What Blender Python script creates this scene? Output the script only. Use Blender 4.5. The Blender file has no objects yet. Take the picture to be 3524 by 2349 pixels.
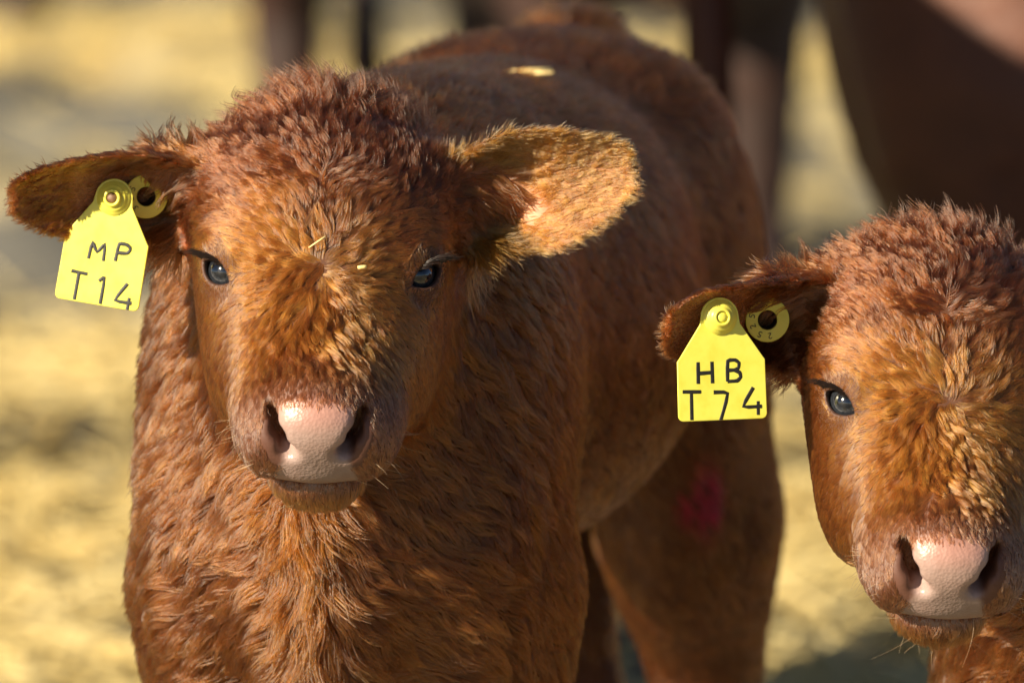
import bpy, math, random
import numpy as np
from mathutils import Vector, Matrix, kdtree
from mathutils.bvhtree import BVHTree

# ------------------------------------------------------------------ camera, world, sun, exposure
scene = bpy.context.scene
COL = scene.collection
FUR = 1.0                                   # strand count factor

CAM = Vector((0.0, -5.2, 1.15)); AIM = Vector((0.0, 0.0, 0.72))
cam_data = bpy.data.cameras.new('camera'); cam = bpy.data.objects.new('camera', cam_data); COL.objects.link(cam)
cam.location = CAM
cam.rotation_euler = (AIM - CAM).to_track_quat('-Z', 'Y').to_euler()
cam_data.sensor_width = 36.0; cam_data.lens = 303.0
cam_data.clip_start = 0.1; cam_data.clip_end = 400.0
cam_data.dof.use_dof = True; cam_data.dof.focus_distance = 5.185
cam_data.dof.aperture_fstop = 7.5
scene.camera = cam

SUN_AZ, SUN_EL = math.radians(52), math.radians(24)      # to the left of the view axis, behind the camera
sun_dir = Vector((-math.sin(SUN_AZ)*math.cos(SUN_EL), -math.cos(SUN_AZ)*math.cos(SUN_EL), math.sin(SUN_EL)))
world = bpy.data.worlds.new('World'); scene.world = world; world.use_nodes = True
wn, wl = world.node_tree.nodes, world.node_tree.links
sky = wn.new('ShaderNodeTexSky'); sky.sky_type = 'NISHITA'; sky.sun_disc = False; sky.air_density = 0.5; sky.dust_density = 0.3; sky.ozone_density = 1.0
sky.sun_elevation = SUN_EL; sky.sun_rotation = math.atan2(sun_dir.x, sun_dir.y)
wl.new(sky.outputs[0], wn['Background'].inputs[0]); wn['Background'].inputs[1].default_value = 0.05
sun_data = bpy.data.lights.new('sun', 'SUN'); sun = bpy.data.objects.new('sun', sun_data); COL.objects.link(sun)
sun_data.energy = 5.0; sun_data.angle = math.radians(0.53); sun_data.color = (1.0, 0.86, 0.64)
sun.rotation_euler = sun_dir.to_track_quat('Z', 'Y').to_euler(); sun.location = (-6, -6, 6)
scene.view_settings.view_transform = 'Standard'; scene.view_settings.look = 'None'
scene.view_settings.exposure = 1.0; scene.view_settings.gamma = 1.0
try:
    scene.view_settings.use_curve_mapping = False
    scene.cycles.use_denoising = True; scene.cycles.denoising_prefilter = 'ACCURATE'
    scene.cycles.max_bounces = 5; scene.cycles.transmission_bounces = 4; scene.cycles.glossy_bounces = 4
    scene.cycles.diffuse_bounces = 3; scene.cycles.use_adaptive_sampling = True; scene.cycles.adaptive_threshold = 0.006; scene.cycles.caustics_reflective = False; scene.cycles.caustics_refractive = False
    scene.cycles.sample_clamp_indirect = 1.5
    scene.cycles.sampling_pattern = 'BLUE_NOISE'
    scene.cycles_curves.shape = 'RIBBONS'; scene.cycles_curves.subdivisions = 2
except Exception as e:
    print(e)

rng = np.random.default_rng(7)
random.seed(7)

# ------------------------------------------------------------------ small helpers
def tag(o, label=None, cat=None, group=None, kind=None):
    if label: o['label'] = label
    if cat: o['category'] = cat
    if group: o['group'] = group
    if kind: o['kind'] = kind
    return o
def empty(name, loc, parent=None):
    o = bpy.data.objects.new(name, None); COL.objects.link(o); o.location = loc; o.empty_display_size = 0.05
    return o
def adopt(o, parent):
    o.parent = parent
    o.matrix_parent_inverse = Matrix.Translation(parent.location).inverted()   # roots are pure translations
    return o
def adopt_part(o, part, root):
    o.parent = part
    o.matrix_parent_inverse = (Matrix.Translation(root.location) @ part.matrix_parent_inverse @ part.matrix_basis).inverted()
    return o
def mesh_obj(name, verts, faces, mats, parent=None, smooth=True):
    me = bpy.data.meshes.new(name)
    verts = np.asarray(verts, dtype=np.float32)
    if isinstance(faces, np.ndarray) and faces.ndim == 2:
        nf, k = faces.shape
        me.vertices.add(len(verts)); me.vertices.foreach_set('co', verts.ravel())
        me.loops.add(nf*k); me.loops.foreach_set('vertex_index', faces.astype(np.int32).ravel())
        me.polygons.add(nf); me.polygons.foreach_set('loop_start', np.arange(0, nf*k, k, dtype=np.int32))
        me.update(calc_edges=True)
    else:
        me.from_pydata([tuple(map(float, v)) for v in verts], [], [tuple(int(i) for i in f) for f in faces]); me.update()
    for m in (mats if isinstance(mats, (list, tuple)) else [mats]): me.materials.append(m)
    if smooth: me.polygons.foreach_set('use_smooth', np.ones(len(me.polygons), dtype=bool))
    o = bpy.data.objects.new(name, me); COL.objects.link(o)
    if parent is not None: adopt(o, parent)
    return o
def norm(v):
    v = np.asarray(v, dtype=np.float64)
    return v/np.maximum(np.linalg.norm(v, axis=-1, keepdims=True), 1e-9)
def sstep(a, b, x):
    t = np.clip((x-a)/(b-a), 0, 1); return t*t*(3-2*t)
def lerp(a, b, t): return a+(b-a)*t

# value noise in numpy (for fur fields)
_perm = rng.random((32, 32, 32, 3)).astype(np.float32)*2-1
def vnoise(p):
    i = np.floor(p).astype(int); f = p-i; f = f*f*(3-2*f)
    out = np.zeros((len(p), 3))
    for dx in (0, 1):
        for dy in (0, 1):
            for dz in (0, 1):
                w = (f[:, 0] if dx else 1-f[:, 0])*(f[:, 1] if dy else 1-f[:, 1])*(f[:, 2] if dz else 1-f[:, 2])
                out += w[:, None]*_perm[(i[:, 0]+dx) % 32, (i[:, 1]+dy) % 32, (i[:, 2]+dz) % 32]
    return out

# ------------------------------------------------------------------ materials
def mat(name):
    m = bpy.data.materials.new(name); m.use_nodes = True
    return m, m.node_tree.nodes, m.node_tree.links, m.node_tree.nodes['Principled BSDF']
def noise(n, l, scale, detail=4, coord='Object', rough=0.6):
    tc = n.new('ShaderNodeTexCoord'); t = n.new('ShaderNodeTexNoise')
    t.inputs['Scale'].default_value = scale; t.inputs['Detail'].default_value = detail; t.inputs['Roughness'].default_value = rough
    l.new(tc.outputs[coord], t.inputs['Vector']); return t
def ramp(n, l, src, stops):
    r = n.new('ShaderNodeValToRGB'); e = r.color_ramp.elements
    while len(e) < len(stops): e.new(0.5)
    for i, (p, c) in enumerate(stops): e[i].position = p; e[i].color = (*c, 1)
    l.new(src, r.inputs['Fac']); return r
def bump(n, l, src, b, strength, dist):
    k = n.new('ShaderNodeBump'); k.inputs['Strength'].default_value = strength; k.inputs['Distance'].default_value = dist
    l.new(src, k.inputs['Height']); l.new(k.outputs[0], b.inputs['Normal']); return k

def simple(name, c1, c2, scale, rough=0.5, bstr=0.0, bdist=0.001, spec=0.5):
    m, n, l, b = mat(name)
    t = noise(n, l, scale); r = ramp(n, l, t.outputs['Fac'], [(0.3, c1), (0.7, c2)])
    l.new(r.outputs[0], b.inputs['Base Color']); b.inputs['Roughness'].default_value = rough
    b.inputs['Specular IOR Level'].default_value = spec
    if bstr: bump(n, l, t.outputs['Fac'], b, bstr, bdist)
    return m

# hide under the fur: colour from a vertex attribute, wet and wrinkled where the attribute "wet" says nose leather
def hide_material():
    m, n, l, b = mat('calf_hide')
    a = n.new('ShaderNodeAttribute'); a.attribute_name = 'hide_color'
    t = noise(n, l, 160, 5)
    mx = n.new('ShaderNodeMix'); mx.data_type = 'RGBA'; mx.blend_type = 'MULTIPLY'; mx.inputs['Factor'].default_value = 1.0
    r = ramp(n, l, t.outputs['Fac'], [(0.3, (0.86, 0.82, 0.80)), (0.7, (1, 1, 1))])
    l.new(a.outputs['Color'], mx.inputs['A']); l.new(r.outputs[0], mx.inputs['B'])
    l.new(mx.outputs['Result'], b.inputs['Base Color'])
    w = n.new('ShaderNodeAttribute'); w.attribute_name = 'wet'
    mr = n.new('ShaderNodeMapRange'); mr.inputs['To Min'].default_value = 0.75; mr.inputs['To Max'].default_value = 0.36
    l.new(w.outputs['Fac'], mr.inputs['Value']); l.new(mr.outputs[0], b.inputs['Roughness'])
    tc = n.new('ShaderNodeTexCoord'); v = n.new('ShaderNodeTexVoronoi'); v.inputs['Scale'].default_value = 520
    t2 = noise(n, l, 90, 3)
    l.new(tc.outputs['Object'], v.inputs['Vector'])
    ad = n.new('ShaderNodeMath'); ad.operation = 'ADD'; l.new(v.outputs['Distance'], ad.inputs[0]); l.new(t2.outputs['Fac'], ad.inputs[1])
    k = bump(n, l, ad.outputs[0], b, 0.4, 0.0002)
    l.new(w.outputs['Fac'], k.inputs['Strength'])
    return m
def fur_material(name='calf_fur'):
    m = bpy.data.materials.new(name); m.use_nodes = True
    n, l = m.node_tree.nodes, m.node_tree.links
    n.remove(n['Principled BSDF'])
    h = n.new('ShaderNodeBsdfHairPrincipled'); h.parametrization = 'COLOR'
    a = n.new('ShaderNodeAttribute'); a.attribute_name = 'fur_color'
    l.new(a.outputs['Color'], h.inputs['Color'])
    h.inputs['Roughness'].default_value = 0.26; h.inputs['Radial Roughness'].default_value = 0.45
    h.inputs['Random Roughness'].default_value = 0.2
    l.new(h.outputs[0], n['Material Output'].inputs['Surface'])
    return m
def lash_material():
    m, n, l, b = mat('dark_lash'); t = noise(n, l, 300)
    r = ramp(n, l, t.outputs['Fac'], [(0.3, (0.010, 0.006, 0.005)), (0.7, (0.03, 0.016, 0.010))])
    l.new(r.outputs[0], b.inputs['Base Color']); b.inputs['Roughness'].default_value = 0.35
    return m
def eye_material():
    m, n, l, b = mat('calf_eyeball')
    a = n.new('ShaderNodeAttribute'); a.attribute_name = 'eye_color'
    t = noise(n, l, 420, 4)
    mx = n.new('ShaderNodeMix'); mx.data_type = 'RGBA'; mx.blend_type = 'MULTIPLY'; mx.inputs['Factor'].default_value = 1.0
    r = ramp(n, l, t.outputs['Fac'], [(0.3, (0.5, 0.5, 0.55)), (0.7, (1.1, 1.1, 1.1))])
    l.new(a.outputs['Color'], mx.inputs['A']); l.new(r.outputs[0], mx.inputs['B']); l.new(mx.outputs['Result'], b.inputs['Base Color'])
    b.inputs['Roughness'].default_value = 0.12; b.inputs['Coat Weight'].default_value = 1.0; b.inputs['Coat Roughness'].default_value = 0.02
    return m
M_HIDE = hide_material(); M_FUR = fur_material(); M_LASH = lash_material(); M_EYE = eye_material()
M_WHISK = simple('pale_whisker', (0.30, 0.19, 0.10), (0.55, 0.42, 0.28), 200, 0.35)
def plastic_yellow():
    m, n, l, b = mat('yellow_tag_plastic')
    t = noise(n, l, 60, 6); r = ramp(n, l, t.outputs['Fac'], [(0.25, (0.68, 0.62, 0.055)), (0.5, (0.78, 0.74, 0.10)), (0.8, (0.80, 0.77, 0.13))])
    l.new(r.outputs[0], b.inputs['Base Color']); b.inputs['Roughness'].default_value = 0.38
    t2 = noise(n, l, 240, 3); bump(n, l, t2.outputs['Fac'], b, 0.10, 0.0006)
    return m
M_TAG = plastic_yellow()
M_INK = simple('black_marker_ink', (0.006, 0.006, 0.006), (0.02, 0.018, 0.012), 400, 0.5)
M_PIN = simple('brown_pin_tip', (0.10, 0.045, 0.02), (0.22, 0.12, 0.05), 500, 0.5, 0.4, 0.0006)
M_STRAW = simple('straw_stalk', (0.72, 0.53, 0.18), (0.90, 0.76, 0.38), 9, 0.42)
M_COW = simple('cow_red_brown_coat', (0.075, 0.022, 0.010), (0.13, 0.042, 0.018), 14, 0.6, 0.6, 0.01)
M_COW_DARK = simple('cow_dark_brown_coat', (0.020, 0.009, 0.006), (0.045, 0.017, 0.010), 14, 0.6, 0.6, 0.01)

# ------------------------------------------------------------------ signed distance pieces
def ell(P, c, r):
    q = (P-np.asarray(c, np.float32)); r = np.asarray(r, np.float32)
    k0 = np.sqrt(((q/r)**2).sum(1)); k1 = np.sqrt(((q/(r*r))**2).sum(1))
    return k0*(k0-1)/np.maximum(k1, 1e-6)
def cone(P, a, b, ra, rb):
    a = np.asarray(a, np.float32); b = np.asarray(b, np.float32); ab = b-a
    t = np.clip(((P-a)@ab)/float(ab@ab), 0, 1)
    return np.sqrt(((P-a-t[:, None]*ab)**2).sum(1))-(ra+(rb-ra)*t)
def su(a, b, k):
    h = np.maximum(k-np.abs(a-b), 0)/k
    return np.minimum(a, b)-h*h*k*0.25
def ss(a, b, k):       # a minus b
    return -su(-a, b, k)

def surface_nets(sdf, xs, ys, zs, block=4, margin=1.5):
    xs, ys, zs = (np.asarray(v, np.float32) for v in (xs, ys, zs))
    nx, ny, nz = len(xs), len(ys), len(zs)
    bx, by, bz = (np.arange(0, n+block-1, block) for n in (nx, ny, nz))
    cx, cy, cz = (v[np.minimum(b+block//2, len(v)-1)] for v, b in ((xs, bx), (ys, by), (zs, bz)))
    ex, ey, ez = ((v[np.minimum(b+block, len(v)-1)]-v[np.minimum(b, len(v)-1)]) for v, b in ((xs, bx), (ys, by), (zs, bz)))
    G = np.stack(np.meshgrid(cx, cy, cz, indexing='ij'), -1).reshape(-1, 3)
    dc = sdf(G).reshape(len(bx), len(by), len(bz))
    diag = np.sqrt(ex[:, None, None]**2+ey[None, :, None]**2+ez[None, None, :]**2)
    act = np.abs(dc) < 0.62*diag+0.003
    D = np.repeat(np.repeat(np.repeat(np.sign(dc).astype(np.float32), block, 0), block, 1), block, 2)[:nx, :ny, :nz].copy()
    m = np.repeat(np.repeat(np.repeat(act, block, 0), block, 1), block, 2)[:nx, :ny, :nz]
    idx = np.argwhere(m)
    vals = np.empty(len(idx), np.float32)
    for s in range(0, len(idx), 400000):
        c = idx[s:s+400000]
        vals[s:s+400000] = sdf(np.stack([xs[c[:, 0]], ys[c[:, 1]], zs[c[:, 2]]], 1))
    D[idx[:, 0], idx[:, 1], idx[:, 2]] = vals
    S = D < 0
    cnt = np.zeros((nx-1, ny-1, nz-1), np.int8)
    for i in (0, 1):
        for j in (0, 1):
            for k in (0, 1): cnt += S[i:nx-1+i, j:ny-1+j, k:nz-1+k]
    cells = np.argwhere((cnt > 0) & (cnt < 8))
    vid = np.full(cnt.shape, -1, np.int32); vid[cells[:, 0], cells[:, 1], cells[:, 2]] = np.arange(len(cells))
    acc = np.zeros((len(cells), 3)); num = np.zeros(len(cells))
    corners = [(i, j, k) for i in (0, 1) for j in (0, 1) for k in (0, 1)]
    for a in corners:
        for ax in range(3):
            if a[ax]: continue
            b = list(a); b[ax] = 1
            ia = cells+np.array(a); ib = cells+np.array(b)
            da = D[ia[:, 0], ia[:, 1], ia[:, 2]]; db = D[ib[:, 0], ib[:, 1], ib[:, 2]]
            cr = (da < 0) != (db < 0)
            t = np.where(cr, da/np.where(cr, da-db, 1), 0)
            pa = np.stack([xs[ia[:, 0]], ys[ia[:, 1]], zs[ia[:, 2]]], 1); pb = np.stack([xs[ib[:, 0]], ys[ib[:, 1]], zs[ib[:, 2]]], 1)
            acc += np.where(cr[:, None], pa+(pb-pa)*t[:, None], 0); num += cr
    V = acc/num[:, None]
    quads = []
    for ax in range(3):
        sl0 = [slice(None)]*3; sl1 = [slice(None)]*3
        sl0[ax] = slice(0, -1); sl1[ax] = slice(1, None)
        e = np.argwhere(S[tuple(sl0)] != S[tuple(sl1)])
        o1, o2 = [(1, 2), (2, 0), (0, 1)][ax]
        e = e[(e[:, o1] > 0) & (e[:, o2] > 0) & (e[:, o1] < cnt.shape[o1]) & (e[:, o2] < cnt.shape[o2])]
        flip = S[tuple(e.T)]
        def cell(d1, d2):
            c = e.copy(); c[:, o1] -= d1; c[:, o2] -= d2; return vid[c[:, 0], c[:, 1], c[:, 2]]
        q = np.stack([cell(1, 1), cell(0, 1), cell(0, 0), cell(1, 0)], 1)
        q[~flip] = q[~flip][:, ::-1]
        quads.append(q)
    Q = np.concatenate(quads); Q = Q[(Q >= 0).all(1)]
    return V, Q
def gradient(sdf, P, h=0.0006):
    P = P.astype(np.float32); g = np.empty((len(P), 3))
    for ax in range(3):
        d = np.zeros(3, np.float32); d[ax] = h
        g[:, ax] = sdf(P+d)-sdf(P-d)
    return g/(2*h)
def gradient1(sdf, P, d0, h=0.0006):
    P = P.astype(np.float32); g = np.empty((len(P), 3))
    for ax in range(3):
        d = np.zeros(3, np.float32); d[ax] = h
        g[:, ax] = sdf(P+d)-d0
    return g/h
def polish(sdf, V, steps=1, lim=0.002):
    for _ in range(steps):
        d = sdf(V.astype(np.float32)); g = gradient1(sdf, V, d)
        st = -d[:, None]*g/np.maximum((g*g).sum(1), 0.15)[:, None]
        L = np.linalg.norm(st, axis=1, keepdims=True)
        V = V+st*np.minimum(1, lim/np.maximum(L, 1e-9))
    return V, norm(gradient(sdf, V))
def axis(a, b, lo, hi, fine, coarse):
    """coordinates from a to b, fine between lo and hi, growing to coarse outside"""
    out = [lo]
    while out[-1] < hi: out.append(out[-1]+fine)
    s = fine
    while out[-1] < b: s = min(s*1.15, coarse); out.append(out[-1]+s)
    pre = [lo]; s = fine
    while pre[-1] > a: s = min(s*1.15, coarse); pre.append(pre[-1]-s)
    return pre[:0:-1]+out

# ------------------------------------------------------------------ calf anatomy
def head_frame(yaw, pitch, roll):
    f = np.array([0, -math.cos(pitch), -math.sin(pitch)]); n = np.array([0, -math.sin(pitch), math.cos(pitch)]); u = np.array([1.0, 0, 0])
    R = np.stack([u, f, n], 1)                         # columns
    Ry = np.array(Matrix.Rotation(yaw, 3, 'Z')); Rr = np.array(Matrix.Rotation(roll, 3, 'Y'))
    return Rr@Ry@R

EYE = np.array([0.0545, 0.006, -0.0245]); EYE_R = 0.0148
EYE_OUT = norm(np.array([0.58, 0.50, 0.64]))
_t = np.array([-0.82, 0.846, 0.083]); EYE_A = norm(_t-EYE_OUT*(_t@EYE_OUT))     # towards the inner corner
EYE_B = norm(np.cross(EYE_OUT, EYE_A)); EYE_B = EYE_B*np.sign(EYE_B[2])      # up across the lids

def head_sdf(q):
    p = q.copy(); p[:, 0] = np.abs(p[:, 0])
    f = p[:, 1]; n_ = p[:, 2]
    up = ell(p, (0, -0.060, -0.052), (0.076, 0.082, 0.064))                    # cranium
    up = su(up, ell(p, (0.034, -0.030, -0.028), (0.038, 0.060, 0.036)), 0.03)  # frontal
    up = su(up, ell(p, (0.050, -0.016, -0.022), (0.020, 0.026, 0.021)), 0.018) # brow
    up = su(up, cone(p, (0, 0.00, -0.046), (0, 0.092, -0.042), 0.047, 0.036), 0.035)   # nose bridge
    up = su(up, ell(p, (0.045, 0.010, -0.082), (0.027, 0.062, 0.046)), 0.032)  # cheek
    up = su(up, ell(p, (0.035, 0.050, -0.058), (0.018, 0.055, 0.030)), 0.03)   # cheek bone run
    mz = ell(p, (0, 0.108, -0.043), (0.039, 0.036, 0.032))                     # muzzle
    mz = su(mz, ell(p, (0.0, 0.113, -0.040), (0.031, 0.0345, 0.029)), 0.012)
    mz = su(mz, ell(p, (0.0, 0.114, -0.057), (0.029, 0.030, 0.0185)), 0.012)
    mz = su(mz, ell(p, (0.031, 0.106, -0.056), (0.017, 0.029, 0.021)), 0.016)  # lip wing
    up = su(up, mz, 0.016)
    lo = cone(p, (0, 0.01, -0.110), (0, 0.105, -0.083), 0.036, 0.018)          # lower jaw
    lo = su(lo, ell(p, (0, 0.107, -0.087), (0.0290, 0.028, 0.0190)), 0.018)     # chin
    k = lerp(0.035, 0.0035, sstep(0.05, 0.095, f))
    h = np.maximum(k-np.abs(up-lo), 0)/k
    d = np.minimum(up, lo)-h*h*k*0.25
    # mouth groove
    c = np.abs(n_+0.0715+0.20*(0.14-f)+3.0*p[:, 0]**2)-0.0008
    d = ss(d, np.maximum(c, np.maximum(0.100-f, p[:, 0]-0.034)), 0.004)
    fl = f-0.1415-0.03*(n_+0.040)                                              # flat front of the nose leather
    d = ss(d, -fl, 0.012)
    # nostrils: a comma that sinks back into the muzzle
    no = cone(p, (0.0300, 0.152, -0.014), (0.0255, 0.112, -0.025), 0.0022, 0.0036)
    no = su(no, cone(p, (0.0240, 0.152, -0.026), (0.0220, 0.114, -0.033), 0.0036, 0.0056), 0.006)
    no = su(no, cone(p, (0.0160, 0.152, -0.0375), (0.0190, 0.116, -0.040), 0.0048, 0.0054), 0.006)
    d = ss(d, no, 0.007)
    # philtrum
    d = ss(d, cone(p, (0, 0.1475, -0.050), (0, 0.1445, -0.072), 0.0012, 0.0016), 0.004)
    # eyelids round the eyeball
    e = (p-EYE.astype(np.float32)); r = np.sqrt((e*e).sum(1))
    ea, eb, ec = e@EYE_A.astype(np.float32), e@EYE_B.astype(np.float32), e@EYE_OUT.astype(np.float32)
    d = su(d, r-(EYE_R+0.0024), 0.009)
    br = EYE+EYE_B*0.0135+EYE_OUT*0.0085
    d = su(d, cone(p, br-EYE_A*0.010, br+EYE_A*0.006, 0.0050, 0.0042), 0.010)          # heavy upper lid
    d = ss(d, cone(p, EYE+EYE_A*0.0150+EYE_OUT*0.0105, EYE+EYE_A*0.028+EYE_OUT*0.008-EYE_B*0.002, 0.0016, 0.0008), 0.005)   # tear trough
    lens = np.abs(eb+0.0010)-0.0066*(1-(ea/0.0128)**2)
    d = ss(d, np.maximum(lens*0.8, np.maximum(-ec+0.004, r-0.03)), 0.0016)
    d = ss(d, r-EYE_R, 0.0006)
    return d

def ear_frame(a, c):
    a = norm(a); c = norm(np.asarray(c)-a*(np.asarray(c)@a)); b = np.cross(a, c)
    if b[2] < 0: b = -b
    return np.stack([a, b, c], 1)                       # columns: along, up, opening
def ear_sdf(P, ear):
    q = (P-ear['base'].astype(np.float32))@ear['R'].astype(np.float32)
    s = q[:, 0]/ear['L']; b = q[:, 1]; c = q[:, 2]
    sc = np.clip(s, -0.2, 1.05)
    top = np.interp(sc, ear['s'], ear['top']); bot = np.interp(sc, ear['s'], ear['bot'])
    mid = (top+bot)/2; half = np.maximum((top-bot)/2, 0.002)
    t = (b-mid)/half
    kt, kb = ear['curl']
    c0 = np.where(t > 0, kt, kb)*np.clip(t, -1.3, 1.3)**2*sstep(-0.1, 0.25, sc)*(1-0.55*sstep(0.6, 1.0, sc))
    c0 = c0+ear['bow']*(sc-0.4)**2 - 0.022*np.exp(-((sc-0.22)/0.22)**2)*np.clip(1-t*t, 0, 1)
    th = lerp(0.0042, 0.0023, np.clip(np.abs(t), 0, 1))
    d_sheet = (np.abs(c-c0)-th)*0.72
    d_rim = np.maximum(np.abs(b-mid)-half, np.maximum(q[:, 0]-ear['L'], -0.030-q[:, 0]))
    k = 0.006
    h = np.maximum(k-np.abs(d_sheet-d_rim), 0)/k
    return np.maximum(d_sheet, d_rim)+h*h*k*0.25, s, t, c-c0
EAR_S = [-0.2, 0.0, 0.15, 0.3, 0.5, 0.7, 0.85, 0.95, 1.0, 1.05]

def seg_leg(P, pts, k=0.02):
    d = None
    for (a, ra), (b, rb) in zip(pts[:-1], pts[1:]):
        c = cone(P, a, b, ra, rb); d = c if d is None else su(d, c, k)
    return d
def body_sdf(P, B):
    q = (P-B['o'].astype(np.float32))@B['R'].astype(np.float32)        # x right, y back, z up
    m = q.copy(); m[:, 0] = np.abs(m[:, 0])
    d = ell(m, (0, 0.13, 0.625), (0.120, 0.125, 0.160))
    d = su(d, ell(m, (0, 0.035, 0.565), (0.050, 0.060, 0.115)), 0.05)     # brisket
    d = su(d, ell(m, (0.084, 0.165, 0.64), (0.046, 0.105, 0.155)), 0.035)  # shoulder
    d = su(d, ell(m, (0.074, 0.085, 0.555), (0.048, 0.065, 0.085)), 0.03)  # point of shoulder
    d = su(d, ell(m, (0, 0.27, 0.752), (0.075, 0.17, 0.088)), 0.06)
    d = su(d, ell(m, (0, 0.50, 0.672), (0.160, 0.32, 0.156)), 0.06)
    d = su(d, cone(m, (0, 0.25, 0.768), (0, 0.84, 0.772), 0.055, 0.055), 0.06)
    d = su(d, ell(m, (0, 0.50, 0.757), (0.118, 0.36, 0.062)), 0.05)        # broad back
    d = su(d, ell(m, (0, 0.80, 0.762), (0.110, 0.14, 0.058)), 0.05)
    d = su(d, ell(m, (0, 0.82, 0.715), (0.130, 0.155, 0.125)), 0.06)
    d = su(d, ell(m, (0.070, 0.80, 0.790), (0.04, 0.05, 0.035)), 0.05)     # hook bones
    d = su(d, ell(m, (0.092, 0.86, 0.600), (0.062, 0.125, 0.180)), 0.05)   # thigh
    d = su(d, seg_leg(m, [((0.10, 0.87, 0.50), 0.060), ((0.097, 0.965, 0.345), 0.034), ((0.095, 0.945, 0.12), 0.022), ((0.095, 0.925, 0.075), 0.026), ((0.095, 0.90, 0.022), 0.030)]), 0.04)
    d = su(d, seg_leg(m, [((0.082, 0.13, 0.53), 0.058), ((0.080, 0.125, 0.33), 0.036), ((0.080, 0.125, 0.29), 0.033), ((0.080, 0.13, 0.115), 0.021), ((0.080, 0.12, 0.075), 0.025), ((0.080, 0.10, 0.022), 0.030)]), 0.04)
    d = su(d, ell(m, (0, 0.93, 0.834), (0.036, 0.060, 0.030)), 0.012)       # tail head
    d = su(d, seg_leg(m, [((0, 0.96, 0.81), 0.026), ((0, 1.01, 0.74), 0.019), ((0, 1.02, 0.52), 0.013), ((0, 1.02, 0.36), 0.020), ((0, 1.02, 0.28), 0.008)]), 0.02)
    return d, q

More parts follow.
